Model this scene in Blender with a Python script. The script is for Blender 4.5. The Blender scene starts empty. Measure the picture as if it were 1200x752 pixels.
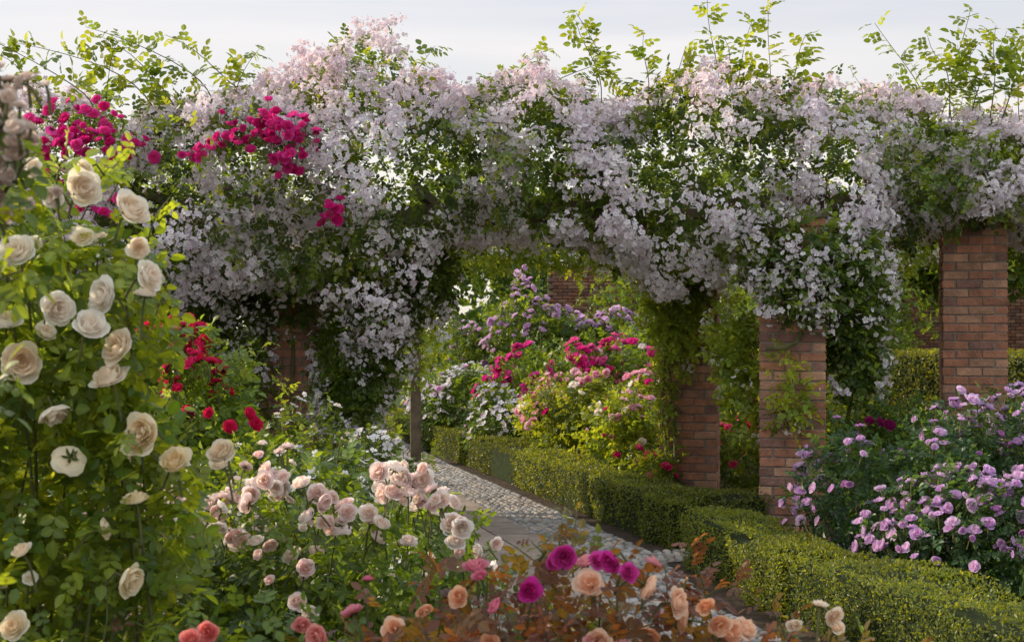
import bpy, math, numpy as np
from mathutils import Vector
rng=np.random.default_rng(7)
U=rng.uniform
def nrm(a): return a/np.maximum(np.linalg.norm(a,axis=-1,keepdims=True),1e-9)
def A(*a): return np.array(a,dtype=float)

# ---------------------------------------------------------------- materials
def new_mat(name):
    m=bpy.data.materials.new(name); m.use_nodes=True
    nt=m.node_tree; nt.nodes.clear()
    return m,nt,nt.nodes.new('ShaderNodeOutputMaterial')
def mat_thin(name,fac,tmul,rough=.5,spec=.3):
    m,nt,out=new_mat(name)
    at=nt.nodes.new('ShaderNodeAttribute'); at.attribute_name='Col'
    p=nt.nodes.new('ShaderNodeBsdfPrincipled'); p.inputs['Roughness'].default_value=rough
    p.inputs['Specular IOR Level'].default_value=spec
    nt.links.new(at.outputs['Color'],p.inputs['Base Color'])
    mu=nt.nodes.new('ShaderNodeMix'); mu.data_type='RGBA'; mu.blend_type='MULTIPLY'; mu.inputs[0].default_value=1
    nt.links.new(at.outputs['Color'],mu.inputs[6]); mu.inputs[7].default_value=(*tmul,1)
    t=nt.nodes.new('ShaderNodeBsdfTranslucent'); nt.links.new(mu.outputs[2],t.inputs['Color'])
    mx=nt.nodes.new('ShaderNodeMixShader'); mx.inputs[0].default_value=fac
    nt.links.new(p.outputs[0],mx.inputs[1]); nt.links.new(t.outputs[0],mx.inputs[2]); nt.links.new(mx.outputs[0],out.inputs[0])
    return m
M_LEAF=mat_thin('rose_leaf',.45,(3.9,3.1,.8),.38,.45)
M_PETAL=mat_thin('petal',.42,(1.02,1.0,.98),.7,.15)
def mat_noise(name,c1,c2,scale,rough=.9,bump=.3,attr=False,c3=None):
    m,nt,out=new_mat(name)
    tc=nt.nodes.new('ShaderNodeTexCoord')
    n=nt.nodes.new('ShaderNodeTexNoise'); n.inputs['Scale'].default_value=scale; n.inputs['Detail'].default_value=8
    n.inputs['Roughness'].default_value=.65
    nt.links.new(tc.outputs['Object'],n.inputs['Vector'])
    r=nt.nodes.new('ShaderNodeValToRGB'); r.color_ramp.elements[0].position=.35; r.color_ramp.elements[1].position=.65
    r.color_ramp.elements[0].color=(*c1,1); r.color_ramp.elements[1].color=(*c2,1)
    nt.links.new(n.outputs['Fac'],r.inputs[0]); col=r.outputs[0]
    if attr:
        at=nt.nodes.new('ShaderNodeAttribute'); at.attribute_name='Col'
        mu=nt.nodes.new('ShaderNodeMix'); mu.data_type='RGBA'; mu.blend_type='MULTIPLY'; mu.inputs[0].default_value=1
        nt.links.new(at.outputs['Color'],mu.inputs[6]); nt.links.new(col,mu.inputs[7]); col=mu.outputs[2]
    p=nt.nodes.new('ShaderNodeBsdfPrincipled'); p.inputs['Roughness'].default_value=rough; p.inputs['Specular IOR Level'].default_value=.25
    nt.links.new(col,p.inputs['Base Color'])
    b=nt.nodes.new('ShaderNodeBump'); b.inputs['Strength'].default_value=bump; b.inputs['Distance'].default_value=.02
    n2=nt.nodes.new('ShaderNodeTexNoise'); n2.inputs['Scale'].default_value=scale*6; n2.inputs['Detail'].default_value=5
    nt.links.new(tc.outputs['Object'],n2.inputs['Vector']); nt.links.new(n2.outputs['Fac'],b.inputs['Height'])
    nt.links.new(b.outputs[0],p.inputs['Normal']); nt.links.new(p.outputs[0],out.inputs[0])
    return m
M_STEM=mat_noise('rose_stem',(.06,.08,.025),(.15,.13,.06),9,.8,.3)
M_BRICK=mat_noise('brick',(.66,.66,.67),(1.22,1.16,1.1),9,.9,.5,attr=True)
M_WOOD=mat_noise('weathered_timber',(.10,.075,.05),(.22,.17,.12),7,.85,.4)
M_SOIL=mat_noise('soil',(.035,.024,.016),(.085,.06,.04),5,.95,.8)
M_GRASS=mat_noise('grass_ground',(.03,.05,.014),(.06,.09,.022),1.5,.95,.8)
M_SLAB=mat_noise('stone_slab',(.75,.74,.72),(1.1,1.1,1.1),6,.85,.35,attr=True)
M_PEB=mat_noise('cobble',(.8,.8,.8),(1.1,1.1,1.1),14,.7,.2,attr=True)
M_MORT=mat_noise('mortar',(.17,.14,.115),(.27,.23,.19),12,.95,.5)
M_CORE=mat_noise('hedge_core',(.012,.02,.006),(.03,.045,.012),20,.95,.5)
LM=[M_LEAF,M_PETAL,M_STEM]

# ---------------------------------------------------------------- mesh building
class T:
    def __init__(s,v,faces,m=0,c=None):
        s.v=np.array(v,float); s.c=np.ones((len(s.v),3)) if c is None else np.array(c,float)*np.ones((len(s.v),3))
        s.l=np.array([i for f in faces for i in f],dtype=np.int64); s.s=np.array([len(f) for f in faces],dtype=np.int64)
        s.m=np.full(len(faces),m,dtype=np.int64) if np.isscalar(m) else np.array(m)
def compose(parts):
    o=T(np.zeros((0,3)),[]); off=0; V=[];C=[];L=[];S=[];Mi=[]
    for t,R,s,p,c in parts:
        V.append((t.v@np.asarray(R).T)*s+p); C.append(t.c*c); L.append(t.l+off); S.append(t.s); Mi.append(t.m); off+=len(t.v)
    o.v=np.concatenate(V);o.c=np.concatenate(C);o.l=np.concatenate(L);o.s=np.concatenate(S);o.m=np.concatenate(Mi)
    return o
class MB:
    def __init__(s): s.V=[];s.C=[];s.L=[];s.S=[];s.M=[];s.n=0
    def inst(s,t,pos,R,sc,col):
        N=len(pos)
        if N==0:return
        sc=np.broadcast_to(np.asarray(sc,float),(N,)); col=np.broadcast_to(np.asarray(col,float),(N,3))
        v=np.einsum('nij,kj->nki',R,t.v)*sc[:,None,None]+pos[:,None]
        k=len(t.v)
        s.V.append(v.reshape(-1,3)); s.C.append((t.c[None]*col[:,None]).reshape(-1,3))
        s.L.append((t.l[None]+(s.n+np.arange(N)*k)[:,None]).ravel()); s.S.append(np.tile(t.s,N)); s.M.append(np.tile(t.m,N)); s.n+=N*k
    def tube(s,pts,r0,r1,m=2,col=(1,1,1),k=5):
        pts=np.array(pts,float); n=len(pts); d=nrm(np.gradient(pts,axis=0))
        a=nrm(np.cross(d,A(.31,.17,.9)+0*d)); b=np.cross(d,a); r=np.linspace(r0,r1,n)[:,None,None]
        th=np.arange(k)*2*math.pi/k
        v=pts[:,None]+r*(np.cos(th)[None,:,None]*a[:,None]+np.sin(th)[None,:,None]*b[:,None])
        f=[(i*k+j,i*k+(j+1)%k,(i+1)*k+(j+1)%k,(i+1)*k+j) for i in range(n-1) for j in range(k)]
        s.add(v.reshape(-1,3),f,m,col)
    def add(s,v,f,m=0,col=(1,1,1)):
        t=T(v,f,m); s.inst(t,np.zeros((1,3)),np.eye(3)[None],1,np.array([col],float))
    def make(s,name,mats,smooth=False):
        V=np.concatenate(s.V);C=np.concatenate(s.C);L=np.concatenate(s.L);S=np.concatenate(s.S);Mi=np.concatenate(s.M)
        me=bpy.data.meshes.new(name); me.vertices.add(len(V)); me.vertices.foreach_set('co',V.ravel().astype(np.float32))
        me.loops.add(len(L)); me.loops.foreach_set('vertex_index',L.astype(np.int32))
        me.polygons.add(len(S)); me.polygons.foreach_set('loop_start',np.concatenate([[0],np.cumsum(S)[:-1]]).astype(np.int32))
        me.polygons.foreach_set('material_index',Mi.astype(np.int32))
        me.polygons.foreach_set('use_smooth',np.full(len(S),smooth))
        me.update(calc_edges=True)
        at=me.attributes.new('Col','FLOAT_COLOR','POINT')
        at.data.foreach_set('color',np.concatenate([np.clip(C,0,1),np.ones((len(C),1))],1).ravel().astype(np.float32))
        for m in mats: me.materials.append(m)
        o=bpy.data.objects.new(name,me); bpy.context.scene.collection.objects.link(o); return o
def frames(d,n):
    d=nrm(d); n=n-(n*d).sum(-1,keepdims=True)*d; n=nrm(n); return np.stack([np.cross(d,n),d,n],-1)
def framesz(z):
    z=nrm(z); r=rng.normal(size=z.shape); y=nrm(r-(r*z).sum(-1,keepdims=True)*z); return np.stack([np.cross(y,z),y,z],-1)
_nd=rng.normal(size=(40,8,3)); _np=U(0,6.28,(40,8))
def pn(p,f,seed=0):
    return sum(np.sin(f*(p@_nd[seed%40,k])+_np[seed%40,k]) for k in range(8))/2.0

# ---------------------------------------------------------------- templates
def leaflet(L=1,W=.55,fold=.12,droop=.12,hi=False):
    if not hi:
        v=[(0,0,0),(-.5*W,.32*L,fold*L),(-.4*W,.68*L,(fold-droop*.4)*L),(0,L,-droop*L),(.4*W,.68*L,(fold-droop*.4)*L),(.5*W,.32*L,fold*L)]
        return T(v,[(0,3,2,1),(0,5,4,3)])
    ts=[0,.2,.45,.75,1]; ws=[.03,.4,.5,.36,.01]; v=[];f=[];c=[]
    for t,w in zip(ts,ws):
        z=-droop*t*t*L
        for u in(-1,-.5,0,.5,1):
            v.append((u*w*W,t*L+(.03*L if abs(u)==1 else 0),z+fold*L*abs(u)*w*1.6)); c.append([1.18]*3 if u==0 else [1,1,1])
    for i in range(4):
        for j in range(4):
            a=i*5+j; f.append((a,a+1,a+6,a+5))
    return T(v,f,0,c)
def rotz(a): return np.array([[math.cos(a),-math.sin(a),0],[math.sin(a),math.cos(a),0],[0,0,1]])
def rotx(a): return np.array([[1,0,0],[0,math.cos(a),-math.sin(a)],[0,math.sin(a),math.cos(a)]])
def compound(hi=False,pairs=2,seed=0):
    r=np.random.default_rng(seed); P=[]
    st=T([(-.012,0,0),(.012,0,0),(.012,1,-.04),(-.012,1,-.04)],[(0,1,2,3)],0,[[1.2,1,.9]]*4); P.append((st,np.eye(3),1,0,1))
    ys=[.3,.68] if pairs==2 else [.22,.48,.75]
    for y in ys:
        for sg in(-1,1):
            lf=leaflet(.52*r.uniform(.8,1.1),.36,.1,.1,hi)
            R=rotz(-sg*math.radians(r.uniform(50,70)))@rotx(r.uniform(-.4,.25)); P.append((lf,R,1,A(0,y,-.02),r.uniform(.85,1.15)))
    P.append((leaflet(.62,.42,.1,.15,hi),rotx(r.uniform(-.3,.1)),1,A(0,1,-.04),1.1))
    return compose(P)
LEAFS=[compound(False,2,i) for i in range(4)]; LEAFSH=[compound(True,2,i+9) for i in range(4)]
SINGLE=T([(0,0,0),(.3,.5,.05),(0,1,-.08),(-.3,.5,.05)],[(0,1,2,3)])
def small_flower(seed):
    r=np.random.default_rng(seed); P=[]
    for k in range(5):
        w=.88;z=r.uniform(.1,.38)
        p=T([(0,.08,0),(-.42*w,.5,z*.5),(-.38*w,.92,z),(0,1,z*.8),(.38*w,.92,z),(.42*w,.5,z*.5)],[(0,3,2,1),(0,5,4,3)],1,[[.88]*3,[1]*3,[1]*3,[1]*3,[1]*3,[1]*3])
        P.append((p,rotz(k*2*math.pi/5+r.uniform(-.1,.1)),1,0,r.uniform(.92,1.05)))
    h=[(math.cos(a)*.17,math.sin(a)*.17,.12) for a in np.arange(6)*math.pi/3]
    P.append((T(h,[tuple(range(6))],1,[[.85,.66,.22]]*6),np.eye(3),1,0,1))
    return compose(P)
SF=[small_flower(i) for i in range(5)]
def fz(z,r):
    z=z/np.linalg.norm(z); q=r.normal(size=3); y=q-(q@z)*z; y/=np.linalg.norm(y); return np.stack([np.cross(y,z),y,z],-1)
def truss(seed,n=12):
    r=np.random.default_rng(seed); P=[]
    for i in range(n):
        d=r.normal(size=3); d[2]=abs(d[2])*.9+.1; d/=np.linalg.norm(d); rr=r.uniform(.5,1.35)
        P.append((SF[i%5],fz(d+r.normal(size=3)*.35,r),r.uniform(.25,.38),d*rr*A(1.1,1.1,.8),r.uniform(.88,1.06)*A(1,r.uniform(.94,1),1)))
    for i in range(4):
        d=r.normal(size=3);d/=np.linalg.norm(d); P.append((T([(0,0,-.5),(.3,0,0),(0,.3,0),(-.3,0,0),(0,-.3,0),(0,0,.5)],[(0,1,2),(0,2,3),(0,3,4),(0,4,1),(5,2,1),(5,3,2),(5,4,3),(5,1,4)],1,[[.9,.5,.58]]*6),fz(d,r),.2,d*1.2,1))
    return compose(P)
TR=[truss(i,8+i%3*2) for i in range(8)]
def bloom(layers,nu,nv,seed,deep=(1,.90,.80),edge=(1,1,1),openness=.5):
    r=np.random.default_rng(seed); P=[]
    for k in range(layers):
        q=(k+1)/layers; Rk=.14+.84*q; npet=3 if k==0 else 5
        H=.78-.30*q**2*(.6+openness)
        for j in range(npet):
            a0=j*2*math.pi/npet+k*.7+r.uniform(-.25,.25); ha=math.pi/npet*r.uniform(1.1,1.4); hk=H*r.uniform(.8,1.15); rk=Rk*r.uniform(.82,1.1); ph=r.uniform(0,6); curl=r.uniform(.2,1.8)
            v=[];c=[]
            for b in range(nv+1):
                for a in range(nu+1):
                    u=2*a/nu-1; vv=(b/nv)*(1-.24*u*u)
                    rad=rk*(math.sin(min(vv,1)*math.pi/2)**.55)*(1-.08*u*u)+.10*q*curl*vv**5
                    z=hk*vv**1.9-.12*q*curl*vv**7+.05*math.sin(3*u+ph)*vv
                    an=a0+u*ha*(.35+.65*min(1,vv*2))*(1-.3*(vv>.9)*abs(u))
                    v.append((rad*math.cos(an),rad*math.sin(an),z+.01*j))
                    w=min(1,q*.75+vv*.3); c.append([deep[i]*(1-w)+edge[i]*w for i in range(3)])
            f=[(b*(nu+1)+a,b*(nu+1)+a+1,(b+1)*(nu+1)+a+1,(b+1)*(nu+1)+a) for b in range(nv) for a in range(nu)]
            P.append((T(v,f,1,c),np.eye(3),1,0,r.uniform(.92,1.04)))
    for j in range(5):
        P.append((leaflet(.6,.22,.05,.3),rotz(j*1.256),1,A(0,0,-.05),A(.10,.16,.04)*1.0)); P[-1][0].m[:]=1
    return compose(P)
BH=[bloom(6,4,4,i,openness=.1+.2*i) for i in range(6)]
BM=[bloom(4,3,2,20+i,openness=.1+.3*i) for i in range(4)]
def bud():
    v=[];f=[]
    prof=[(0.02,0),(.3,.2),(.36,.5),(.22,.85),(.02,1.05)]
    for r_,z in prof:
        for k in range(6): v.append((r_*math.cos(k*1.047),r_*math.sin(k*1.047),z))
    for i in range(4):
        for k in range(6): f.append((i*6+k,i*6+(k+1)%6,(i+1)*6+(k+1)%6,(i+1)*6+k))
    c=[[.35,.5,.2] if i<12 else [1,1,1] for i in range(30)]
    return T(v,f,1,c)
BUD=bud()

# ---------------------------------------------------------------- scattering
def mixc(a,b,N,var=.18):
    t=U(0,1,(N,1))**1.2; c=np.array(a)*(1-t)+np.array(b)*t
    return c*(1+U(-var,var,(N,1)))
def sample(lumps,N,lo=.6,hi=1.05,minz=.04,nmin=-1.1,seed=0,clump=0,cf=4,rough=.13):
    L=np.array(lumps,float); a=(L[:,3]*L[:,4]+L[:,3]*L[:,5]+L[:,4]*L[:,5]); P=[];Nn=[];cnt=0
    for _ in range(40):
        i=rng.choice(len(L),size=N*2,p=a/a.sum()); u=nrm(rng.normal(size=(N*2,3)))
        rho=U(lo**2,hi**2,(N*2,1))**.5
        base=L[i,:3]+u*L[i,3:]*1.0
        rho=rho*(1+rough*pn(base,5,seed)[:,None])
        p=L[i,:3]+u*L[i,3:]*rho; n=nrm(u/L[i,3:])
        ok=(p[:,2]>minz)&(n[:,2]>nmin)
        if len(L)>1 and lo>.4:
            for q in L:
                ok&=(((p-q[:3])/q[3:])**2).sum(1)>(lo*.75)**2
        if clump>0: ok&=(pn(p,cf,seed+3)+rng.normal(size=len(p))*.35)>(clump-1)*1.0
        P.append(p[ok]);Nn.append(n[ok]);cnt+=ok.sum()
        if cnt>=N:break
    return np.concatenate(P)[:N],np.concatenate(Nn)[:N]
def put_leaves(mb,p,n,sc,c1,c2,temps=LEAFS,var=.2):
    N=len(p); d=n*.55+rng.normal(size=(N,3))*.55+A(0,0,-.2); up=n*.5+A(0,0,.7)+rng.normal(size=(N,3))*.45
    R=frames(d,up); col=mixc(c1,c2,N,var)*(1+.22*np.clip(pn(p,3,5),-1,1))[:,None]; s=sc*U(.7,1.25,N); k=rng.integers(0,len(temps),N)
    for j,t in enumerate(temps):
        q=k==j; mb.inst(t,p[q],R[q],s[q],col[q])
def put_flowers(mb,p,n,sc,c1,c2,temps,up=.5,stem=.1,var=.06,jit=.5):
    N=len(p)
    if N==0:return
    z=nrm(n*.8+A(0,0,up)+rng.normal(size=(N,3))*jit); R=framesz(z); col=mixc(c1,c2,N,var); s=sc*U(.6,1.18,N); k=rng.integers(0,len(temps),N)
    for j,t in enumerate(temps):
        q=k==j; mb.inst(t,p[q],R[q],s[q],col[q])
    if stem>0:
        for i in range(N): mb.tube([p[i]-z[i]*stem+A(0,0,-stem*.6),p[i]-z[i]*stem*.5,p[i]],.004,.003,2,k=3)
def canes(mb,lumps,n,r=.007):
    for i in range(n):
        q=lumps[rng.integers(len(lumps))]; c=np.array(q[:3]); b=A(c[0]+U(-.2,.2),c[1]+U(-.2,.2),0)
        u=rng.normal(size=3); u[2]=abs(u[2])+.4; u/=np.linalg.norm(u); e=c+u*np.array(q[3:])*U(.6,1.0)
        m=(b+e)/2+rng.normal(size=3)*.12; t=np.linspace(0,1,6)[:,None]
        mb.tube((1-t)**2*b+2*t*(1-t)*m+t*t*e,r,r*.4,2,k=4)
def shoot(mb,p0,d,length,nl,lsc,c1,c2,bend=(0,0,-.3),r=.005,temps=LEAFSH,lo=.15):
    p0=np.array(p0,float); d=np.array(d,float); d/=np.linalg.norm(d); t=np.linspace(0,1,9)[:,None]
    w=rng.normal(size=3)*.05*length
    pts=p0+d*length*t+np.array(bend)*length*t*t+w*np.sin(t*5)
    mb.tube(pts,r,r*.35,2,k=4)
    tt=np.linspace(lo,1,nl); P=np.stack([np.interp(tt,t[:,0],pts[:,i]) for i in range(3)],1)
    tan=nrm(np.gradient(pts,axis=0)); D=np.stack([np.interp(tt,t[:,0],tan[:,i]) for i in range(3)],1)
    side=nrm(np.cross(D,rng.normal(size=(nl,3)))); dd=D*.6+side*1.0+A(0,0,-.25); R=frames(dd,A(0,0,1)+rng.normal(size=(nl,3))*.5)
    col=mixc(c1,c2,nl); s=lsc*(1.1-.45*tt)*U(.8,1.2,nl)
    for i in range(nl): mb.inst(temps[i%len(temps)],P[i:i+1],R[i:i+1],s[i:i+1],col[i:i+1])
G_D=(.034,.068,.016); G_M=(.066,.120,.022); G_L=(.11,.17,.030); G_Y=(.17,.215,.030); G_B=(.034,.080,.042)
def bush(name,lumps,nleaf,lsc,c1,c2,flowers,temps=LEAFS,ncane=10,shoots=0,seed=0,lo=.5,shc=(G_M,G_Y)):
    mb=MB(); p,n=sample(lumps,nleaf,lo,1.05,seed=seed,rough=.16); put_leaves(mb,p,n,lsc,c1,c2,temps); canes(mb,lumps,ncane)
    for f in flowers:
        up=.5
        if 'pts' in f:
            p=np.array(f['pts'],float); n=np.tile(A(0.0,-1,.15),(len(p),1)); up=.2
            n=n+rng.normal(size=n.shape)*.4
        else:
            p,n=sample(f.get('l',lumps),f['n'],.98,1.12,nmin=f.get('nmin',-.1),seed=f.get('seed',seed),clump=f.get('cl',0),cf=f.get('cf',4),rough=.16)
        put_flowers(mb,p,n,f['s'],f['c1'],f.get('c2',f['c1']),f.get('t',BM),stem=f.get('stem',.07),up=up)
    for i in range(shoots):
        p,n=sample(lumps,1,.85,1,nmin=.1); shoot(mb,p[0],n[0]*.6+A(0,0,1)+rng.normal(size=3)*.25,U(.15,.32),7,lsc*.95,*shc,temps=temps,r=.003)
    return mb.make(name,LM)

# ---------------------------------------------------------------- ground, path
def sheet(name,pts,z,mat):
    mb=MB(); mb.add([(x,y,z) for x,y in pts],[tuple(range(len(pts)))]); return mb.make(name,[mat])
sheet('ground',[(-400,-100),(400,-100),(400,600),(-400,600)],0,M_GRASS)
sheet('bed_soil',[(-14,-2),(14,-2),(14,30),(-14,30)],.004,M_SOIL)
PE=np.array([(-2.5,24),(-.78,17),(1.08,10.2),(1.25,8.2),(2.1,5),(3.0,2)],float)
PW=1.75
def path_at(s):
    d=np.r_[0,np.cumsum(np.linalg.norm(np.diff(PE,axis=0),axis=1))]; x=np.interp(s,d,PE[:,0]); y=np.interp(s,d,PE[:,1]); return np.stack([x,y],-1)
PL=np.linalg.norm(np.diff(PE,axis=0),axis=1).sum()
Ls=[(x-PW,y-.25) for x,y in PE]
sheet('path_bed',[tuple(p) for p in PE]+Ls[::-1]+[],.008,M_MORT)
sheet('cross_path',[(1.05,10.28),(1.05,9.85),(5,11.4),(5,11.9)],.012,M_MORT)
mb=MB(); s=0
while s<PL-.7:
    a=path_at(s+.02); b=path_at(s+.68)
    dirv=(b-a)/np.linalg.norm(b-a); nn=A(dirv[1],-dirv[0]); nn=nn if nn[0]<0 else -nn
    for o0,o1 in((.62,.94),(.955,1.27)):
        q=[a+nn*o0,a+nn*o1,b+nn*o1,b+nn*o0]; z=.03+U(-.003,.003); g=U(.8,1.15)
        v=[(x,y,.008) for x,y in q]+[(x,y,z) for x,y in q]
        mb.add(v,[(4,5,6,7),(0,1,5,4),(1,2,6,5),(2,3,7,6),(3,0,4,7)],0,A(.33,.265,.22)*g)
    s+=.69
mb.make('paved_path',[M_SLAB])
def ico():
    import bmesh
    bm=bmesh.new(); bmesh.ops.create_icosphere(bm,subdivisions=2,radius=1); v=[tuple(x.co) for x in bm.verts]; f=[tuple(q.index for q in p.verts) for p in bm.faces]; bm.free()
    t=T(v,f); t.v[:,2]*=.6; t.v[:,0]*=1.25; return t
ICO=ico(); mb=MB(); P=[]
for s in np.arange(0,PL,.066):
    a=path_at(s); b=path_at(min(s+.1,PL)); 
    if np.linalg.norm(b-a)<1e-4: continue
    dirv=(b-a)/np.linalg.norm(b-a); nn=A(dirv[1],-dirv[0]); nn=nn if nn[0]<0 else -nn
    for o in list(np.arange(.03,.61,.062))+list(np.arange(1.31,1.72,.062)):
        P.append(np.r_[a+nn*(o+U(-.012,.012))+dirv*U(-.015,.015),.012])
for x in np.arange(1.1,4,.068):
    for y in np.arange(0,.42,.066): P.append(A(x+U(-.01,.01),9.9+(x-1.05)*.39+y,.014))
P=np.array(P); N=len(P); R=np.array([rotz(a) for a in U(0,6.28,N)])
g=U(.55,1.25,(N,1)); tint=np.where(U(0,1,(N,1))<.4,A(.40,.34,.29),A(.33,.315,.305))
mb.inst(ICO,P,R,U(.022,.033,N),tint*g); mb.make('cobbles',[M_PEB],True)

# ---------------------------------------------------------------- brickwork
def boxv(cx,cy,cz,lx,ly,lz):
    return [(cx+sx*lx/2,cy+sy*ly/2,cz+sz*lz/2) for sz in(-1,1) for sx,sy in((-1,-1),(1,-1),(1,1),(-1,1))]
def chbox(lx,ly,lz,b=.004):
    import bmesh
    bm=bmesh.new(); bmesh.ops.create_cube(bm,size=1); bmesh.ops.scale(bm,vec=(lx,ly,lz),verts=bm.verts)
    bmesh.ops.bevel(bm,geom=list(bm.edges),offset=b,segments=1,affect='EDGES'); bm.verts.index_update()
    v=[tuple(x.co) for x in bm.verts]; f=[tuple(q.index for q in p.verts) for p in bm.faces]; bm.free(); return T(v,f)
BF=[(0,3,2,1),(4,5,6,7),(0,1,5,4),(1,2,6,5),(2,3,7,6),(3,0,4,7)]
def bcol():
    r=rng.random(); c=A(.40,.19,.12) if r<.5 else (A(.45,.26,.17) if r<.8 else A(.26,.145,.115)); return c*U(.8,1.18)
def pillar(name,x,y,h,S=.5,rot=0,plinth=0):
    mb=MB(); core=S-.018; mb.add(boxv(0,0,h/2,core,core,h),BF,1)
    bl=(S-.1-.012)/2-.002; t=chbox(bl-.008,.1,.065)
    z=.0325; c=0
    while z<h:
        for sd in range(4):
            for j in range(2):
                off=-S/2+(.112 if c%2 else 0)+bl/2+j*(bl+.002)+.003
                ang=sd*math.pi/2; e=U(-.002,.002)+(.03 if c<plinth else 0); R=rotz(ang+U(-.006,.006))
                mb.inst(t,(rotz(ang)@A(off,-(S/2-.05)-e,z+U(-.001,.001)))[None],R[None],1,bcol()[None])
        z+=.076; c+=1
    mb.add(boxv(0,0,h+.02,S+.03,S+.03,.045),BF,2)
    o=mb.make(name,[M_BRICK,M_MORT,M_MORT]); o.location=(x,y,0); o.rotation_euler=(0,0,math.radians(rot)); return o
pillar('brick_pillar',2.27,11.05,2.58,.52,-12,3)
pillar('brick_pillar',1.68,12.9,2.5,.54,-12)
pillar('brick_pillar',4.08,12.1,2.62,.54,-14)
pillar('brick_pillar',-1.98,12.5,2.58,.5,-8)
pillar('brick_pillar',-5.2,12.3,2.58,.5,-8)
pillar('brick_pillar',3.0,22,2.6,.5,0)
mb=MB(); mb.add(boxv(6.6,30.5,1.55,11.6,.2,3.1),BF,1); t=chbox(.215,.1,.065); pos=[];cl=[]
for c in range(41):
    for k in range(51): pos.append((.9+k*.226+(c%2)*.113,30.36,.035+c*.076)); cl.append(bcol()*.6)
mb.inst(t,np.array(pos),np.tile(np.eye(3),(len(pos),1,1)),1,np.array(cl)); mb.add(boxv(6.6,30.45,3.16,11.8,.42,.07),BF,1); mb.make('brick_wall',[M_BRICK,M_MORT])

mb=MB()
def beam(a,b,w=.12,h=.18):
    a=np.array(a,float);b=np.array(b,float);L=np.linalg.norm(b-a);R=frames((b-a)[None],A(0,0,1)[None])
    mb.inst(chbox(w,L,h,.008),((a+b)/2)[None],R,1,np.ones((1,3)))
beam((-9,12.0,2.71),(-1.9,12.65,2.71)); beam((-1.9,12.5,2.71),(2.3,11.25,2.71)); beam((2.2,11.25,2.73),(9,14.6,2.73)); 
beam((-9,14.6,2.69),(1.6,12.95,2.69)); beam((1.6,12.9,2.70),(9,16,2.70))
for x in np.arange(-8,8.5,.8): beam((x,11.4+.25*abs(x)*(x>0),2.86),(x+.15,13.9+.25*abs(x)*(x>0),2.86),.07,.1)
mb.make('pergola_timber',[M_WOOD])
mb=MB(); mb.inst(chbox(.13,.13,2.5,.008),A(-1.22,17.3,1.25)[None],np.eye(3)[None],1,np.ones((1,3)))
mb.inst(chbox(.13,.13,2.5,.008),A(-2.9,17.6,1.25)[None],np.eye(3)[None],1,np.ones((1,3))); mb.inst(chbox(2.2,.1,.14,.008),A(-2.05,17.45,2.57)[None],np.eye(3)[None],1,np.ones((1,3)))
p,n=sample([(-1.25,17.2,2.2,.2,.2,.5),(-1.2,17.2,1.5,.12,.14,.5),(-2,17.4,2.7,.9,.3,.25)],700,.3,1.1); put_leaves(mb,p,n,.09,G_L,G_Y)
o=mb.make('timber_arch',[M_LEAF,M_PETAL,M_STEM,M_WOOD])
mi=np.zeros(len(o.data.polygons),dtype=np.int32); mi[:3*26]=3; o.data.polygons.foreach_set('material_index',mi)

# ---------------------------------------------------------------- pergola rambler
TX=[-9,-4.3,-3.6,-2.15,-1.75,-1.2,-.75,0,.7,1.8,2.6,2.95,3.6,4.3,5,9]
TZ=[3.4,3.40,3.42,3.48,3.75,3.95,3.58,3.62,3.55,3.55,3.62,3.70,3.7,3.62,3.55,3.5]
BX=[-9,-4.3,-3.4,-2.6,-2.2,-1,-.8,-.45,0,.7,1.2,1.6,2.2,2.6,3.05,3.4,4.3,9]
BZ=[2.1,1.9,1.8,1.9,2.0,1.95,2.15,2.5,2.58,2.52,2.35,2.2,2.15,2.15,2.3,2.52,2.55,2.55]
def yc(x): return 12.1+np.where(x>2,(x-2)*.25,0)
def canopy(N,lo,hi,front=False,clump=None,seed=0,xr=(-8.5,8.5)):
    x=U(*xr,N); xx=np.stack([x,0*x,0*x],1); top=np.interp(x,TX,TZ)+.11*pn(xx,3,5)+.05*pn(xx,9,8); bot=np.interp(x,BX,BZ)+.08*pn(xx,5,6)
    th=U(0,2*math.pi,N)
    if front: th=U(math.pi*.42,math.pi*1.45,N)
    rho=U(lo**2,hi**2,N)**.5
    cy=np.cos(th); sz=np.sin(th); pw=2.7; rr=(abs(cy)**pw+abs(sz)**pw)**(-1/pw)
    Y=cy*rr; Z=sz*rr
    p0=np.stack([x,yc(x)+1.2*Y,(top+bot)/2+(top-bot)/2*Z],1)
    rho=rho*(1+.11*pn(p0,3.2,seed+11)+.06*pn(p0,8,seed+12))
    p=np.stack([x,yc(x)+1.2*Y*rho,(top+bot)/2+(top-bot)/2*Z*rho],1)
    n=nrm(np.stack([0*x,Y/1.2,Z/(top-bot)*2],1))
    if clump is not None:
        ok=.8*pn(p*A(1,.6,1),4.2,seed+20)+pn(p,11,seed+21)+rng.normal(size=N)*.35>clump; p=p[ok];n=n[ok]
    return p,n
mb=MB()
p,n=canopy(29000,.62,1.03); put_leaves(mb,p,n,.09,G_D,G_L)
p,n=canopy(3800,.98,1.11); put_leaves(mb,p,n,.09,G_M,G_Y)  # outer leaves: backlit glow painted in as a yellower leaf colour
DR=[(-1.95,12.3,2.25,.5,.4,.6),(-1.5,12.1,1.35,.26,.3,.75),(-2.45,12.2,1.45,.26,.35,.75),(-1.15,11.9,1.9,.3,.35,.85),(-1.3,11.8,1.15,.22,.25,.6),(-.75,12,2.15,.25,.3,.4),(-2.85,12,2.0,.4,.4,.6),(-3.5,12,1.8,.5,.4,.6),(-3.9,12,1.5,.5,.4,.9)]
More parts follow.
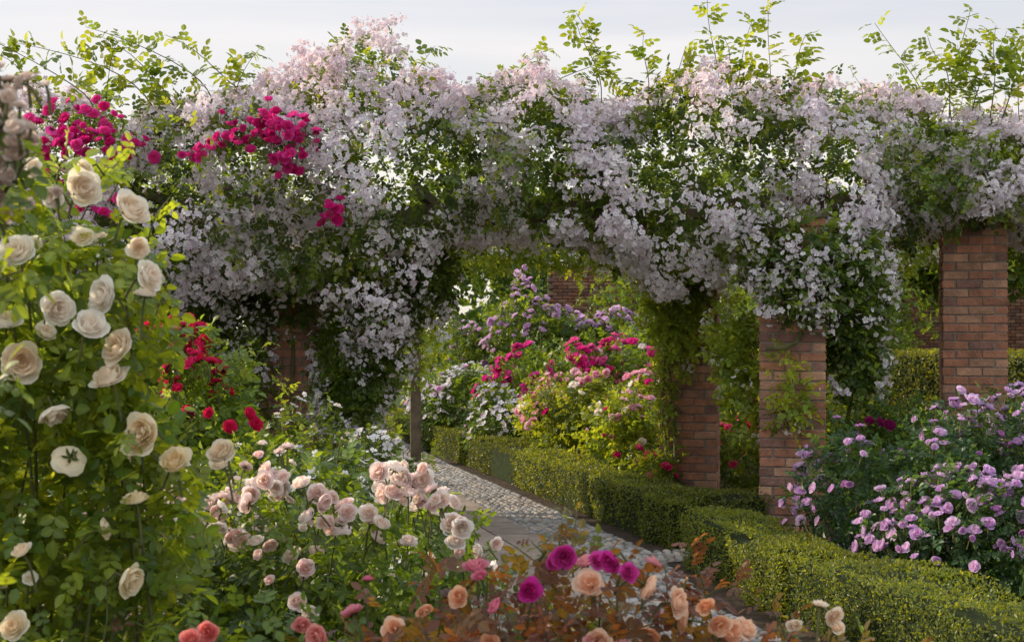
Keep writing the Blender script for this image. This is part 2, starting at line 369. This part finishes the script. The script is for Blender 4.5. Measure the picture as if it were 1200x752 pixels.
p,n=sample(DR,8000,.5,1.08,seed=2); put_leaves(mb,p,n,.088,G_M,G_L)
DR2=[(1.5,12.5,2.15,.27,.25,.5),(1.55,12.45,1.7,.2,.2,.4),(1.38,12.4,1.85,.15,.2,.35),(1.95,11.2,1.25,.2,.2,.42),(1.8,11.3,1.6,.18,.2,.3),(2.2,10.75,1.2,.14,.1,.3)]
p,n=sample(DR2,1300,.3,1.2,seed=3); put_leaves(mb,p,n,.095,G_L,(.21,.27,.035))  # shaded pillar drapes: sunlit yellow-green is put into the leaf colour
p,n=sample([(1.40,12.45,1.2,.07,.12,.5),(1.42,12.5,.8,.08,.12,.4)],180,.3,1.12,seed=3); put_leaves(mb,p,n,.065,G_L,G_Y)
DR3=[(2.2,10.75,2.3,.42,.25,.35),(2.2,10.7,2.0,.28,.16,.25),(2.75,11.0,1.95,.28,.3,.55),(2.8,11.0,1.45,.22,.22,.35),(2.5,10.85,2.1,.2,.25,.4)]
p,n=sample(DR3,2300,.4,1.08,seed=4); put_leaves(mb,p,n,.088,G_D,G_L)
W1=(.91,.88,.94); W2=(.97,.96,.98)
p,n=canopy(9800,1.01,1.16,True,-.08,seed=1,xr=(-7.5,8)); 
hi_=np.clip((p[:,2]-3.3)/.6,0,.8); col=mixc(W1,W2,len(p),.05); col=col*(1-hi_[:,None])+mixc((.84,.68,.75),(.93,.86,.90),len(p),.1)*hi_[:,None]
R=framesz(n+A(-.1,-.5,.35)+rng.normal(size=p.shape)*.35); k=rng.integers(0,8,len(p)); sc=U(.05,.095,len(p))
for j,t in enumerate(TR): q=k==j; mb.inst(t,p[q],R[q],sc[q],col[q])
def trs(lumps,N,cl,seed,c1=W1,c2=W2,s=(.05,.085),nmin=-.9):
    p,n=sample(lumps,N,1.0,1.18,nmin=nmin,seed=seed,clump=cl,cf=6)
    R=framesz(n+A(-.1,-.5,.35)+rng.normal(size=p.shape)*.4); k=rng.integers(0,8,len(p)); sc=U(*s,len(p)); col=mixc(c1,c2,len(p),.06)
    for j,t in enumerate(TR): q=k==j; mb.inst(t,p[q],R[q],sc[q],col[q])
trs(DR,800,1.1,2); trs(DR2,60,.8,3); trs(DR3,220,.9,4)
for i in range(150):
    x=U(-5,6.5); z=np.interp(x,TX,TZ); shoot(mb,(x,yc(x)+U(-.9,.6),z-.12),(U(-.5,.5),U(-.3,.3),1),U(.18,.5),7,.085,G_M,G_Y,(U(-.3,.3),0,-.2),.003,LEAFS)
CR1=(.72,.02,.28); CR2=(.85,.10,.46)
for c,s,N in (((-3.35,10.65,3.2),(.25,.1,.13),80),((-1.85,10.6,3.22),(.19,.1,.08),60),((-2.25,10.6,3.18),(.08,.08,.05),14),((-2.45,10.6,3.05),(.05,.06,.04),7),((-1.75,10.6,2.95),(.06,.08,.05),9),((-1.38,10.6,2.62),(.06,.08,.07),11),((-3.2,10.65,2.6),(.12,.1,.08),12),((-3.7,10.65,2.9),(.1,.1,.1),14)):
    p=np.array(c)+rng.normal(size=(N,3))*np.array(s); put_flowers(mb,p,np.tile(A(0,-1,.2),(N,1)),.048,CR1,CR2,BM,stem=.05)
for a,d,L,b in (((-4.6,11.4,3.5),(-.3,0,1),.75,(-.5,0,0)),((-4.2,11.4,3.5),(-.5,0,1),.8,(-.6,0,-.1)),((-3.5,11.4,3.55),(-.75,0,.8),.9,(-.3,0,-.1)),((-3.0,11.4,3.55),(-.7,0,.9),1.0,(-.5,0,-.25)),((-2.5,11.4,3.6),(-.6,0,.9),.95,(-.5,0,-.2)),((-2.15,11.4,3.6),(-.7,0,.9),.75,(-.4,0,-.1)),((-3.4,11.4,3.5),(-.1,0,1),.6,(.3,0,-.1)),((-2.35,11.4,3.5),(.1,0,1),.6,(.3,0,-.1)),((-2.8,11.4,3.5),(-.3,0,1),.75,(-.5,0,-.2)),((-3.9,11.4,3.5),(-.2,0,1),.65,(-.5,0,-.2)),
  ((-.9,11.6,3.6),(.2,0,1),.55,(.2,0,-.1)),((-.2,11.6,3.6),(.5,0,.9),.7,(.3,0,-.2)),((.2,11.6,3.6),(.6,0,.7),.7,(.2,0,-.2)),((.75,11.6,3.5),(-.1,0,1),.85,(-.1,0,0)),((.95,11.6,3.5),(-.25,0,1),.85,(-.2,0,0)),((1.15,11.6,3.5),(-.1,0,1),.75,(.1,0,0)),((1.35,11.6,3.5),(.1,0,1),.6,(.1,0,0)),((1.75,11.6,3.5),(-.1,0,1),.98,(.05,0,0)),((1.85,11.6,3.5),(.15,0,1),.85,(.1,0,0)),((2.15,11.6,3.5),(0,0,1),.9,(.1,0,0)),((2.3,11.6,3.5),(.2,0,1),.8,(.1,0,0)),((2.0,11.6,3.5),(-.3,0,1),.7,(-.1,0,0)),
  ((3.6,11.8,3.5),(-.3,0,1),.85,(-.2,0,0)),((3.8,11.8,3.5),(.05,0,1),.95,(.1,0,0)),((3.95,11.8,3.4),(.25,0,1),.95,(.1,0,0)),((3.7,11.8,3.5),(.3,0,1),.7,(.2,0,0)),((4.2,11.8,3.4),(.2,0,1),.9,(.1,0,0)),((4.4,11.8,3.4),(0,0,1),1.2,(.1,0,0)),((4.0,11.8,3.4),(-.1,0,1),.75,(0,0,0)),((3.75,11.7,3.5),(-.1,0,1),.8,(-.1,0,0)),((4.1,11.7,3.5),(0,0,1),.85,(.1,0,0))):
    shoot(mb,a,d,L,int(L*22),.15,(.08,.14,.03),G_Y,b,.006,LEAFSH,.25)
for a,b in (((1.42,12.6,0),(1.4,12.4,2.5)),((1.40,12.55,0),(1.5,12.5,2.4)),((2.0,10.75,1.55),(2.75,10.85,1.85)),((-1.7,12.15,0),(-1.4,12.1,2.5)),((-2.25,12.15,0),(-2.3,12.2,2.4)),((-1.8,12.2,0),(-2.1,12.2,2.5)),((2.7,11.1,0),(2.8,11,2.6))):
    a=np.array(a);b=np.array(b);t=np.linspace(0,1,12)[:,None]; w=rng.normal(size=(2,3))*.05
    mb.tube(a+(b-a)*t+w[0]*np.sin(t*6)+w[1]*np.sin(t*11)*.5,.02,.012,2,k=7)
mb.make('rambling_rose',LM)

# ---------------------------------------------------------------- hedges
def hedge(name,pl,w,h,dens,ls,c1,c2,wob=.026):
    mb=MB()
    for (x0,y0),(x1,y1) in zip(pl[:-1],pl[1:]):
        a=A(x0,y0,0);b=A(x1,y1,0);L=np.linalg.norm(b-a);d=(b-a)/L;s=A(d[1],-d[0],0)
        ww=w/2-.03; hh=h-.03; a2=a-d*ww; b2=b+d*ww
        v=[tuple(q+s*sg*ww+A(0,0,z)) for z in(.01,hh) for q,sg in((a2,-1),(a2,1),(b2,1),(b2,-1))]
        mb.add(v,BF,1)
        def face(N,fn,nv):
            p=fn(N); q=p+np.array(nv)*(wob*1.0*pn(p,4,7)+wob*.4*pn(p,13,8)+U(-.02,.008,N))[:,None]
            dd=rng.normal(size=(N,3))*.8+np.array(nv)*.3+A(0,0,.2); R=frames(dd,np.array(nv)+rng.normal(size=(N,3))*.4)
            col=mixc(c1,c2,N,.25)*(1+.28*np.clip(pn(p,2.5,9),-1,1))[:,None]
            mb.inst(SINGLE,q,R,ls*U(.7,1.3,N),col)
        e=w/2; LL=L+w
        face(int(dens*LL*h),lambda N:a-d*e+d*U(0,LL,(N,1))+s*e+A(0,0,1)*U(.01,h,(N,1)),s)
        face(int(dens*LL*h),lambda N:a-d*e+d*U(0,LL,(N,1))-s*e+A(0,0,1)*U(.01,h,(N,1)),-s)
        face(int(dens*LL*w),lambda N:a-d*e+d*U(0,LL,(N,1))+s*U(-e,e,(N,1))+A(0,0,h),(0,0,1))
        for q,sg in((a,-1),(b,1)): face(int(dens*w*h),lambda N:q+d*sg*e+s*U(-e,e,(N,1))+A(0,0,1)*U(.01,h,(N,1)),d*sg)
    return mb.make(name,[M_LEAF,M_CORE])
BX1=(.065,.095,.017);BX2=(.14,.165,.03)
hedge('box_hedge',[(-2.2,23),(-.38,17.1),(1.38,10.75),(2.02,11.1)],.5,.38,3600,.024,BX1,BX2)
hedge('box_hedge',[(1.53,9.65),(1.75,8.2),(2.6,5.5),(3.6,3)],.5,.38,4800,.02,BX1,BX2)
hedge('yew_hedge',[(4.2,20.5),(7.2,17.2),(12,17)],.9,1.35,1500,.045,(.10,.13,.02),(.18,.19,.03),.04)
hedge('box_hedge',[(-3.6,23),(-2.4,17.5),(-1.6,14.8)],.4,.32,2500,.028,BX1,BX2)

# ---------------------------------------------------------------- rose bushes
CRM=(.95,.87,.74);CRW=(.97,.95,.90)
pts=[(-1.14,3.4,2.03),(-1.09,3.5,2.11),(-1.09,3.45,2.05),(-.955,3.4,1.99),(-.93,3.4,1.90),(-.91,3.4,1.83),(-.91,3.38,1.78),(-1.01,3.4,1.78),(-1.12,3.35,1.75),(-1.26,3.4,1.71),(-1.04,3.35,1.70),(-.975,3.4,1.65),(-1.1,3.5,1.93),(-1.25,3.45,1.89),(-1.0,3.4,1.57),(-1.32,3.4,1.55),(-1.2,3.4,2.1),(-1.22,3.4,1.62),(-1.15,3.42,1.5)]
pts2=[(-.91,3.4,1.45),(-.95,3.4,1.40),(-.72,3.4,1.39),(-1.1,3.4,1.38),(-.945,3.35,1.09),(-1.2,3.3,.98),(-.935,3.4,1.27),(-.93,3.4,1.42),(-.74,3.5,1.35),(-.85,3.45,1.36),(-1.02,3.4,1.2),(-1.2,3.35,1.15)]
bush('cream_rose_bush',[(-1.38,3.75,1.75,.35,.33,.40),(-1.30,3.72,1.3,.36,.36,.45),(-1.32,3.7,.85,.38,.4,.45),(-1.75,3.9,1.1,.5,.5,1.0),(-1.05,3.6,1.72,.13,.16,.28),(-.98,3.6,1.25,.13,.16,.22)],4100,.068,G_M,G_Y,
 [dict(pts=pts,s=.042,c1=CRW,c2=CRM,t=BH),dict(pts=pts2,s=.039,c1=(.95,.87,.64),c2=CRM,t=BH),dict(n=14,s=.012,c1=CRW,t=[BUD]),dict(n=40,s=.032,c1=CRW,c2=CRM,t=BH)],temps=LEAFSH,ncane=16,shoots=38,seed=1,lo=.45,shc=(G_L,(.2,.27,.04)))
mb=MB(); mb.tube([(-1.0,2.3,0),(-.98,2.25,1.0),(-.93,2.2,1.7),(-.84,2.2,1.98)],.012,.005,2)
p=A(-.85,2.2,2.0)+rng.normal(size=(130,3))*A(.045,.05,.065); put_flowers(mb,p,nrm(p-A(-.84,2.25,1.98)),.017,(.68,.56,.50),(.80,.72,.66),BM,stem=.03)
for i in range(5): shoot(mb,(-.95+.02*i,2.22,1.2+.17*i),(U(-.3,.5),-.2,.5),.2,5,.06,G_M,G_Y)
mb.make('faded_rose_cane',LM)
BL1=(.95,.80,.79);BL2=(.97,.93,.90);BL3=(.93,.75,.75)
bp=[(-1.47,1.06),(-1.34,1.03),(-1.3,1.0),(-1.09,1.03),(-1.14,1.01),(-1.04,1.05),(-.91,1.15),(-.87,1.13),(-.84,1.11),(-.78,1.12),(-.70,1.09),(-.66,1.06),(-.95,1.1),(-.44,1.18),(-.39,1.15),(-.36,1.12),(-.34,1.09),(-.25,1.07),(-.42,1.12),(-.3,1.08),(-.53,1.03),(-.78,.84),(-.94,.93),(-1.02,.95),(-.125,.9),(-.15,.95),(-.6,1.0),(-.72,1.0),(-1.2,1.05),(-1.55,1.0),(-.48,1.08),(-.2,1.0)]
bp=[(x+U(-.02,.02),5+U(-.1,.12),z+U(-.02,.02)) for x,z in bp+[(x+U(-.07,.07),z+U(-.05,.04)) for x,z in bp+bp]]
bush('blush_rose_bush',[(-1.35,5.4,.5,.5,.45,.5),(-.85,5.35,.55,.45,.45,.52),(-.4,5.4,.5,.36,.4,.5),(-1.9,5.6,.5,.5,.5,.6),(-1.1,6.1,.5,.6,.5,.55)],4600,.064,G_D,G_L,
 [dict(pts=bp,s=.037,c1=BL1,c2=BL2,t=BH),dict(n=100,s=.032,c1=BL2,c2=BL3,t=BH,nmin=.2,cl=.8),dict(n=30,s=.013,c1=BL3,t=[BUD],nmin=.2)],temps=LEAFSH,ncane=24,shoots=26,seed=2)
AP1=(.90,.54,.32);AP2=(.93,.74,.60);RL1=(.095,.04,.028);RL2=(.12,.085,.032)
ap=[(-.27,1.01),(-.12,1.09),(-.2,1.07),(-.05,.99),(.44,1.07),(.5,1.0),(.54,1.0),(.37,1.08),(.3,1.12),(.18,1.11),(-.1,.98),(.32,.99),(.2,1.0),(-.3,.97),(.47,1.03),(.41,1.02)]
mg=[(.23,1.17),(.12,1.174),(.054,1.09),(.1,1.16),(.2,1.16),(.26,1.15),(.04,1.1)]
def jy(l,y): return [(x,y+U(-.08,.08),z) for x,z in l]
bush('apricot_rose_bush',[(-.12,3.3,.60,.3,.25,.40),(.2,3.3,.60,.28,.25,.42),(.42,3.3,.58,.2,.22,.40)],1700,.055,RL1,RL2,
 [dict(pts=jy(ap,3.12),s=.031,c1=AP1,c2=AP2,t=BH),dict(n=16,s=.014,c1=AP1,t=[BUD],nmin=.3),dict(n=18,s=.026,c1=(.85,.5,.5),c2=(.75,.2,.36),t=BH,nmin=.3)],temps=LEAFSH,ncane=16,shoots=42,seed=3,shc=(RL1,(.19,.08,.05)))
bush('magenta_rose_bush',[(.15,3.75,.60,.25,.25,.43)],450,.055,G_D,RL2,[dict(pts=jy(mg,3.15),s=.028,c1=(.66,.03,.36),c2=(.72,.12,.48),t=BH)],temps=LEAFSH,ncane=8,shoots=6,seed=4,shc=(RL1,G_M))
bush('coral_rose_bush',[(-.72,3.4,.6,.35,.25,.36),(-1.1,3.2,.55,.35,.25,.36)],1000,.055,G_D,G_L,[dict(pts=[(-.74,3.15,.985),(-.71,3.2,.99),(-.45,3.2,.98),(-.5,3.25,1.0)],s=.033,c1=(.8,.26,.24),c2=(.88,.5,.47),t=BH)],temps=LEAFSH,shoots=14,seed=5,shc=(RL1,G_M))
bush('peach_rose_bush',[(.78,3.4,.55,.22,.22,.4)],420,.055,RL2,G_M,[dict(pts=[(.71,3.15,1.06),(.74,3.15,1.04),(.76,3.2,1.0),(.66,3.2,1.01)],s=.025,c1=AP2,c2=CRM,t=BH),dict(n=5,s=.013,c1=AP1,t=[BUD],nmin=.3)],temps=LEAFSH,shoots=9,seed=6,shc=(RL1,RL2))
bush('crimson_rose_bush',[(-1.95,8.2,1.15,.45,.45,.58),(-2.7,8.2,.9,.6,.5,.8),(-1.65,8,.7,.45,.4,.5)],3200,.082,G_M,G_L,[dict(n=62,l=[(-2.05,8.0,1.58,.24,.3,.18),(-1.85,7.95,1.35,.2,.25,.2)],s=.05,c1=(.66,.015,.08),c2=(.76,.04,.2)),dict(n=14,l=[(-1.7,8,1.1,.3,.4,.3)],s=.045,c1=(.7,.02,.12))],seed=7,shoots=16)
bush('white_rose_bush',[(-1.5,8.6,.55,.5,.5,.55),(-1.0,9.0,.5,.4,.5,.48),(-.75,7.8,.4,.38,.45,.42),(-.45,6.8,.35,.25,.4,.4),(-1.3,7.3,.5,.5,.5,.55)],5200,.076,G_D,G_L,[dict(n=420,s=.03,c1=(.9,.87,.93),c2=(.95,.94,.95),t=SF+SF,cl=1,stem=.05,nmin=0),dict(n=60,s=.036,c1=BL2,c2=(.92,.88,.88),cl=1,nmin=.1)],seed=8,shoots=30)
bush('green_shrub',[(-3.3,9.5,.7,.8,.6,.75),(-4.6,9,.8,.8,.8,.85),(-2.9,6.8,.7,.6,.6,.8)],4300,.09,G_D,G_L,[],seed=9,shoots=20)
LI1=(.70,.46,.80);LI2=(.83,.66,.90)
bush('lilac_rose_bush',[(2.35,9.1,.5,.38,.4,.5),(2.85,8.9,.6,.42,.45,.58),(3.4,9,.65,.45,.5,.58),(2.7,8.3,.4,.4,.4,.4),(3.3,8.2,.45,.5,.4,.42),(4.1,9.2,.6,.5,.5,.5)],6200,.066,G_B,(.06,.12,.05),
 [dict(n=760,s=.038,c1=LI1,c2=LI2,cl=.85,nmin=-.1,cf=5),dict(n=70,s=.03,c1=(.66,.30,.66),c2=LI1)],seed=10,shoots=34,shc=(G_B,G_M))
bush('glaucous_rose_bush',[(3.0,6.9,.45,.35,.4,.35),(3.5,7.2,.5,.5,.4,.42)],1700,.055,(.04,.09,.055),(.055,.11,.06),[dict(n=14,s=.035,c1=LI1)],seed=11,shoots=14,shc=(G_B,G_M))
bush('purple_rose_bush',[(3.3,10.9,.6,.5,.35,.55),(2.9,10.9,.55,.35,.3,.45),(4.2,11,.5,.6,.4,.5)],2500,.075,G_D,G_M,[dict(n=16,s=.05,c1=(.24,.01,.1),c2=(.36,.03,.18),nmin=.2)],seed=12,shoots=12)
bush('pale_lilac_rose_bush',[(-.7,19,.55,.65,.6,.6),(.1,18.8,.5,.6,.6,.6),(-.1,17,.4,.4,.5,.5)],4200,.095,G_M,(.09,.15,.05),[dict(n=520,s=.045,c1=(.80,.74,.88),c2=(.9,.87,.93),t=SF,cl=.9,stem=0),dict(n=50,s=.05,c1=(.76,.5,.76))],seed=13,shoots=10)
bush('magenta_rose_bush',[(.2,18,.8,.5,.5,.6),(.5,17,.6,.45,.5,.5)],2200,.09,G_M,G_L,[dict(n=170,s=.068,c1=(.76,.03,.36),c2=(.86,.16,.54),cl=.8)],seed=14)
bush('deep_pink_rose_bush',[(1.2,19,.9,.7,.6,.6),(2.2,19,.8,.6,.6,.6)],2600,.095,G_M,G_L,[dict(n=190,s=.075,c1=(.76,.03,.32),c2=(.87,.22,.54),nmin=0,cl=.8),dict(n=50,s=.055,c1=(.9,.86,.87),nmin=-.1)],seed=15)
bush('pink_rose_bush',[(.75,15.2,.65,.5,.5,.55),(1.15,14.2,.5,.4,.45,.5),(.5,16.2,.55,.4,.5,.5),(1.6,15.5,.6,.5,.5,.6)],4200,.092,G_L,G_Y,[dict(n=150,s=.056,c1=(.86,.44,.62),c2=(.92,.70,.80),cl=.9,nmin=0),dict(n=46,s=.062,c1=(.94,.92,.88),nmin=.1),dict(n=50,s=.05,c1=(.76,.03,.34),nmin=-.2)],seed=16,shoots=40)
bush('hot_pink_rose_bush',[(2.4,14.3,.4,.4,.35,.45),(3.0,14.5,.4,.4,.35,.45),(1.3,12.6,.3,.25,.3,.3)],1800,.08,G_M,G_Y,[dict(n=70,s=.055,c1=(.8,.03,.2),c2=(.87,.2,.42),nmin=-.2)],seed=17,shoots=10)
bush('mauve_rose_bush',[(.4,26,1.3,.9,.8,1.05),(1.6,26.5,1.1,.8,.8,.95),(-.6,27,.9,.7,.7,.9)],4200,.13,G_D,G_L,[dict(n=380,s=.075,c1=(.70,.47,.78),c2=(.82,.65,.88),cl=1,nmin=0,t=BM,stem=0)],seed=18)
bush('green_shrub',[(2.6,24,.9,.9,.8,1.1),(.9,22,.7,.7,.6,.8),(4.3,25,1.2,1.3,1,1.3),(6.5,26,1.3,1.6,1,1.5),(2.6,29,1.6,1.2,.8,1.7)],6500,.13,G_M,G_L,[],seed=19)
bush('green_shrub',[(3.6,16.5,.6,.8,.6,.7),(5.2,15.5,.4,.8,.6,.45),(2.7,17,.7,.7,.6,.8),(6.4,15,.4,.8,.6,.4)],4200,.095,G_M,G_Y,[dict(n=40,s=.05,c1=(.75,.4,.55))],seed=20)
bush('green_shrub',[(-2.8,20,.6,.6,.6,.75),(-4.6,20,.8,.9,.8,.9),(-5.6,15.6,.6,1.0,.8,.7),(-3.2,15.4,.5,.6,.6,.6),(-3.3,25,1.3,.9,.8,1.5)],6500,.11,G_M,G_L,[dict(n=120,s=.05,c1=(.8,.7,.8),cl=1,stem=0)],seed=21)
bush('rambling_rose',[(x,22+U(-.4,.4),3.15+U(-.1,.15),.8,.6,.5) for x in np.arange(-7,8,1.1)]+[(-1.5,21.8,1.8,.35,.35,1.2),(3.0,22,1.6,.4,.4,1.4)],9000,.12,G_L,G_Y,[dict(n=500,s=.1,c1=W1,c2=W2,t=TR,cl=1,stem=0,nmin=-.8)],seed=22)

# ---------------------------------------------------------------- background trees
def tree(name,x,y,h,r,c1,c2,N=6000):
    mb=MB(); base=A(x,y,0); mb.tube([base,base+A(.05,0,h*.3),base+A(-.05,.1,h*.6)],.22,.1,2,k=9)
    L=[]
    for i in range(13):
        a=U(0,6.28);rr=r*U(.25,.75);z=h*U(.4,.88); c=A(x+rr*math.cos(a),y+rr*math.sin(a),z); q=r*U(.28,.45); L.append((*c,q,q,q*.8))
        mb.tube([base+A(0,0,h*U(.25,.5)),(base+A(0,0,h*.5)+c)/2,c],.07,.02,2,k=5)
    p,n=sample(L,N,.35,1.15,seed=int(abs(x)*3)); d=rng.normal(size=(len(p),3)); R=frames(d,n+A(0,0,.5)+rng.normal(size=(len(p),3))*.5)
    mb.inst(SINGLE,p,R,U(.14,.26,len(p)),mixc(c1,c2,len(p),.2)); return mb.make(name,LM)
for x,y,h,r in((-13,40,6.0,3),(-8,38,6.6,3.2),(-3.4,38,6,2.9),(1.2,40,5.5,3),(6,38,6.4,3),(11,34,6.4,3.2),(16,32,6,3),(-18,44,6,3),(8.8,27,5,2.3),(12.5,25,5,2.3)):
    tree('garden_tree',x,y,h,r,G_D,G_L)
mb=MB(); L=[(x,52+U(-3,3),2.5,4,3,4.2+U(-1,.8)) for x in np.arange(-70,71,4)]
p,n=sample(L,26000,.85,1.1,seed=3); mb.inst(SINGLE,p,frames(rng.normal(size=p.shape),n+rng.normal(size=p.shape)*.5),U(.4,.8,len(p)),mixc(G_D,G_L,len(p),.2)); mb.make('distant_trees',LM)

# ---------------------------------------------------------------- light
sd=Vector((-.96,.27,0)).normalized(); el=math.radians(22); S=Vector((sd.x*math.cos(el),sd.y*math.cos(el),math.sin(el)))
w=bpy.data.worlds.new('World'); bpy.context.scene.world=w; w.use_nodes=True; nt=w.node_tree; nt.nodes.clear()
NN=nt.nodes.new; LK=nt.links.new
out=NN('ShaderNodeOutputWorld'); bg=NN('ShaderNodeBackground'); bg.inputs[1].default_value=.15
sk=NN('ShaderNodeTexSky'); sk.sky_type='NISHITA'; sk.sun_disc=False; sk.sun_elevation=el; sk.sun_rotation=math.atan2(sd.x,sd.y)
tc=NN('ShaderNodeTexCoord'); mp=NN('ShaderNodeMapping'); mp.inputs['Scale'].default_value=(1,1,6); mp.inputs['Rotation'].default_value=(0.1,.12,0)
nz=NN('ShaderNodeTexNoise'); nz.inputs['Scale'].default_value=2.2; nz.inputs['Detail'].default_value=6; nz.inputs['Distortion'].default_value=.4
LK(tc.outputs['Generated'],mp.inputs[0]); LK(mp.outputs[0],nz.inputs['Vector'])
rp=NN('ShaderNodeMapRange'); rp.inputs[1].default_value=.38; rp.inputs[2].default_value=.62; rp.inputs[3].default_value=.70; rp.inputs[4].default_value=.97
LK(nz.outputs['Fac'],rp.inputs[0])
sx=NN('ShaderNodeSeparateXYZ'); LK(tc.outputs['Generated'],sx.inputs[0])
# thin high cloud: cream at the horizon, brighter overhead
cr=NN('ShaderNodeValToRGB'); e=cr.color_ramp.elements; e[0].position=0; e[0].color=(.76,.70,.62,1); e[1].position=1; e[1].color=(.92,.96,1,1)
a=e.new(.16); a.color=(.70,.665,.64,1); a=e.new(.28); a.color=(.62,.625,.67,1); a=e.new(.55); a.color=(.90,.95,1,1)
LK(sx.outputs[2],cr.inputs[0])
sm=NN('ShaderNodeVectorMath'); sm.operation='SCALE'; LK(cr.outputs[0],sm.inputs[0]); sm.inputs['Scale'].default_value=9.4
mx=NN('ShaderNodeMix'); mx.data_type='RGBA'; LK(rp.outputs[0],mx.inputs[0]); LK(sk.outputs[0],mx.inputs[6]); LK(sm.outputs[0],mx.inputs[7])
LK(mx.outputs[2],bg.inputs[0]); LK(bg.outputs[0],out.inputs[0])
ld=bpy.data.lights.new('sun','SUN'); ld.energy=5; ld.angle=math.radians(.5); ld.color=(1,.84,.62)
lo=bpy.data.objects.new('sun',ld); lo.rotation_euler=S.to_track_quat('Z','Y').to_euler(); bpy.context.scene.collection.objects.link(lo)
# ---------------------------------------------------------------- camera
cd=bpy.data.cameras.new('camera'); cd.lens=48; cd.sensor_width=36; cd.clip_end=2000; cd.clip_start=.05
cd.dof.use_dof=True; cd.dof.focus_distance=9; cd.dof.aperture_fstop=8
co=bpy.data.objects.new('camera',cd); co.location=(0,0,1.7); co.rotation_euler=(math.radians(90.32),0,0); bpy.context.scene.collection.objects.link(co)
sc=bpy.context.scene; sc.camera=co; sc.view_settings.view_transform='Standard'; sc.view_settings.look='None'; sc.view_settings.exposure=0
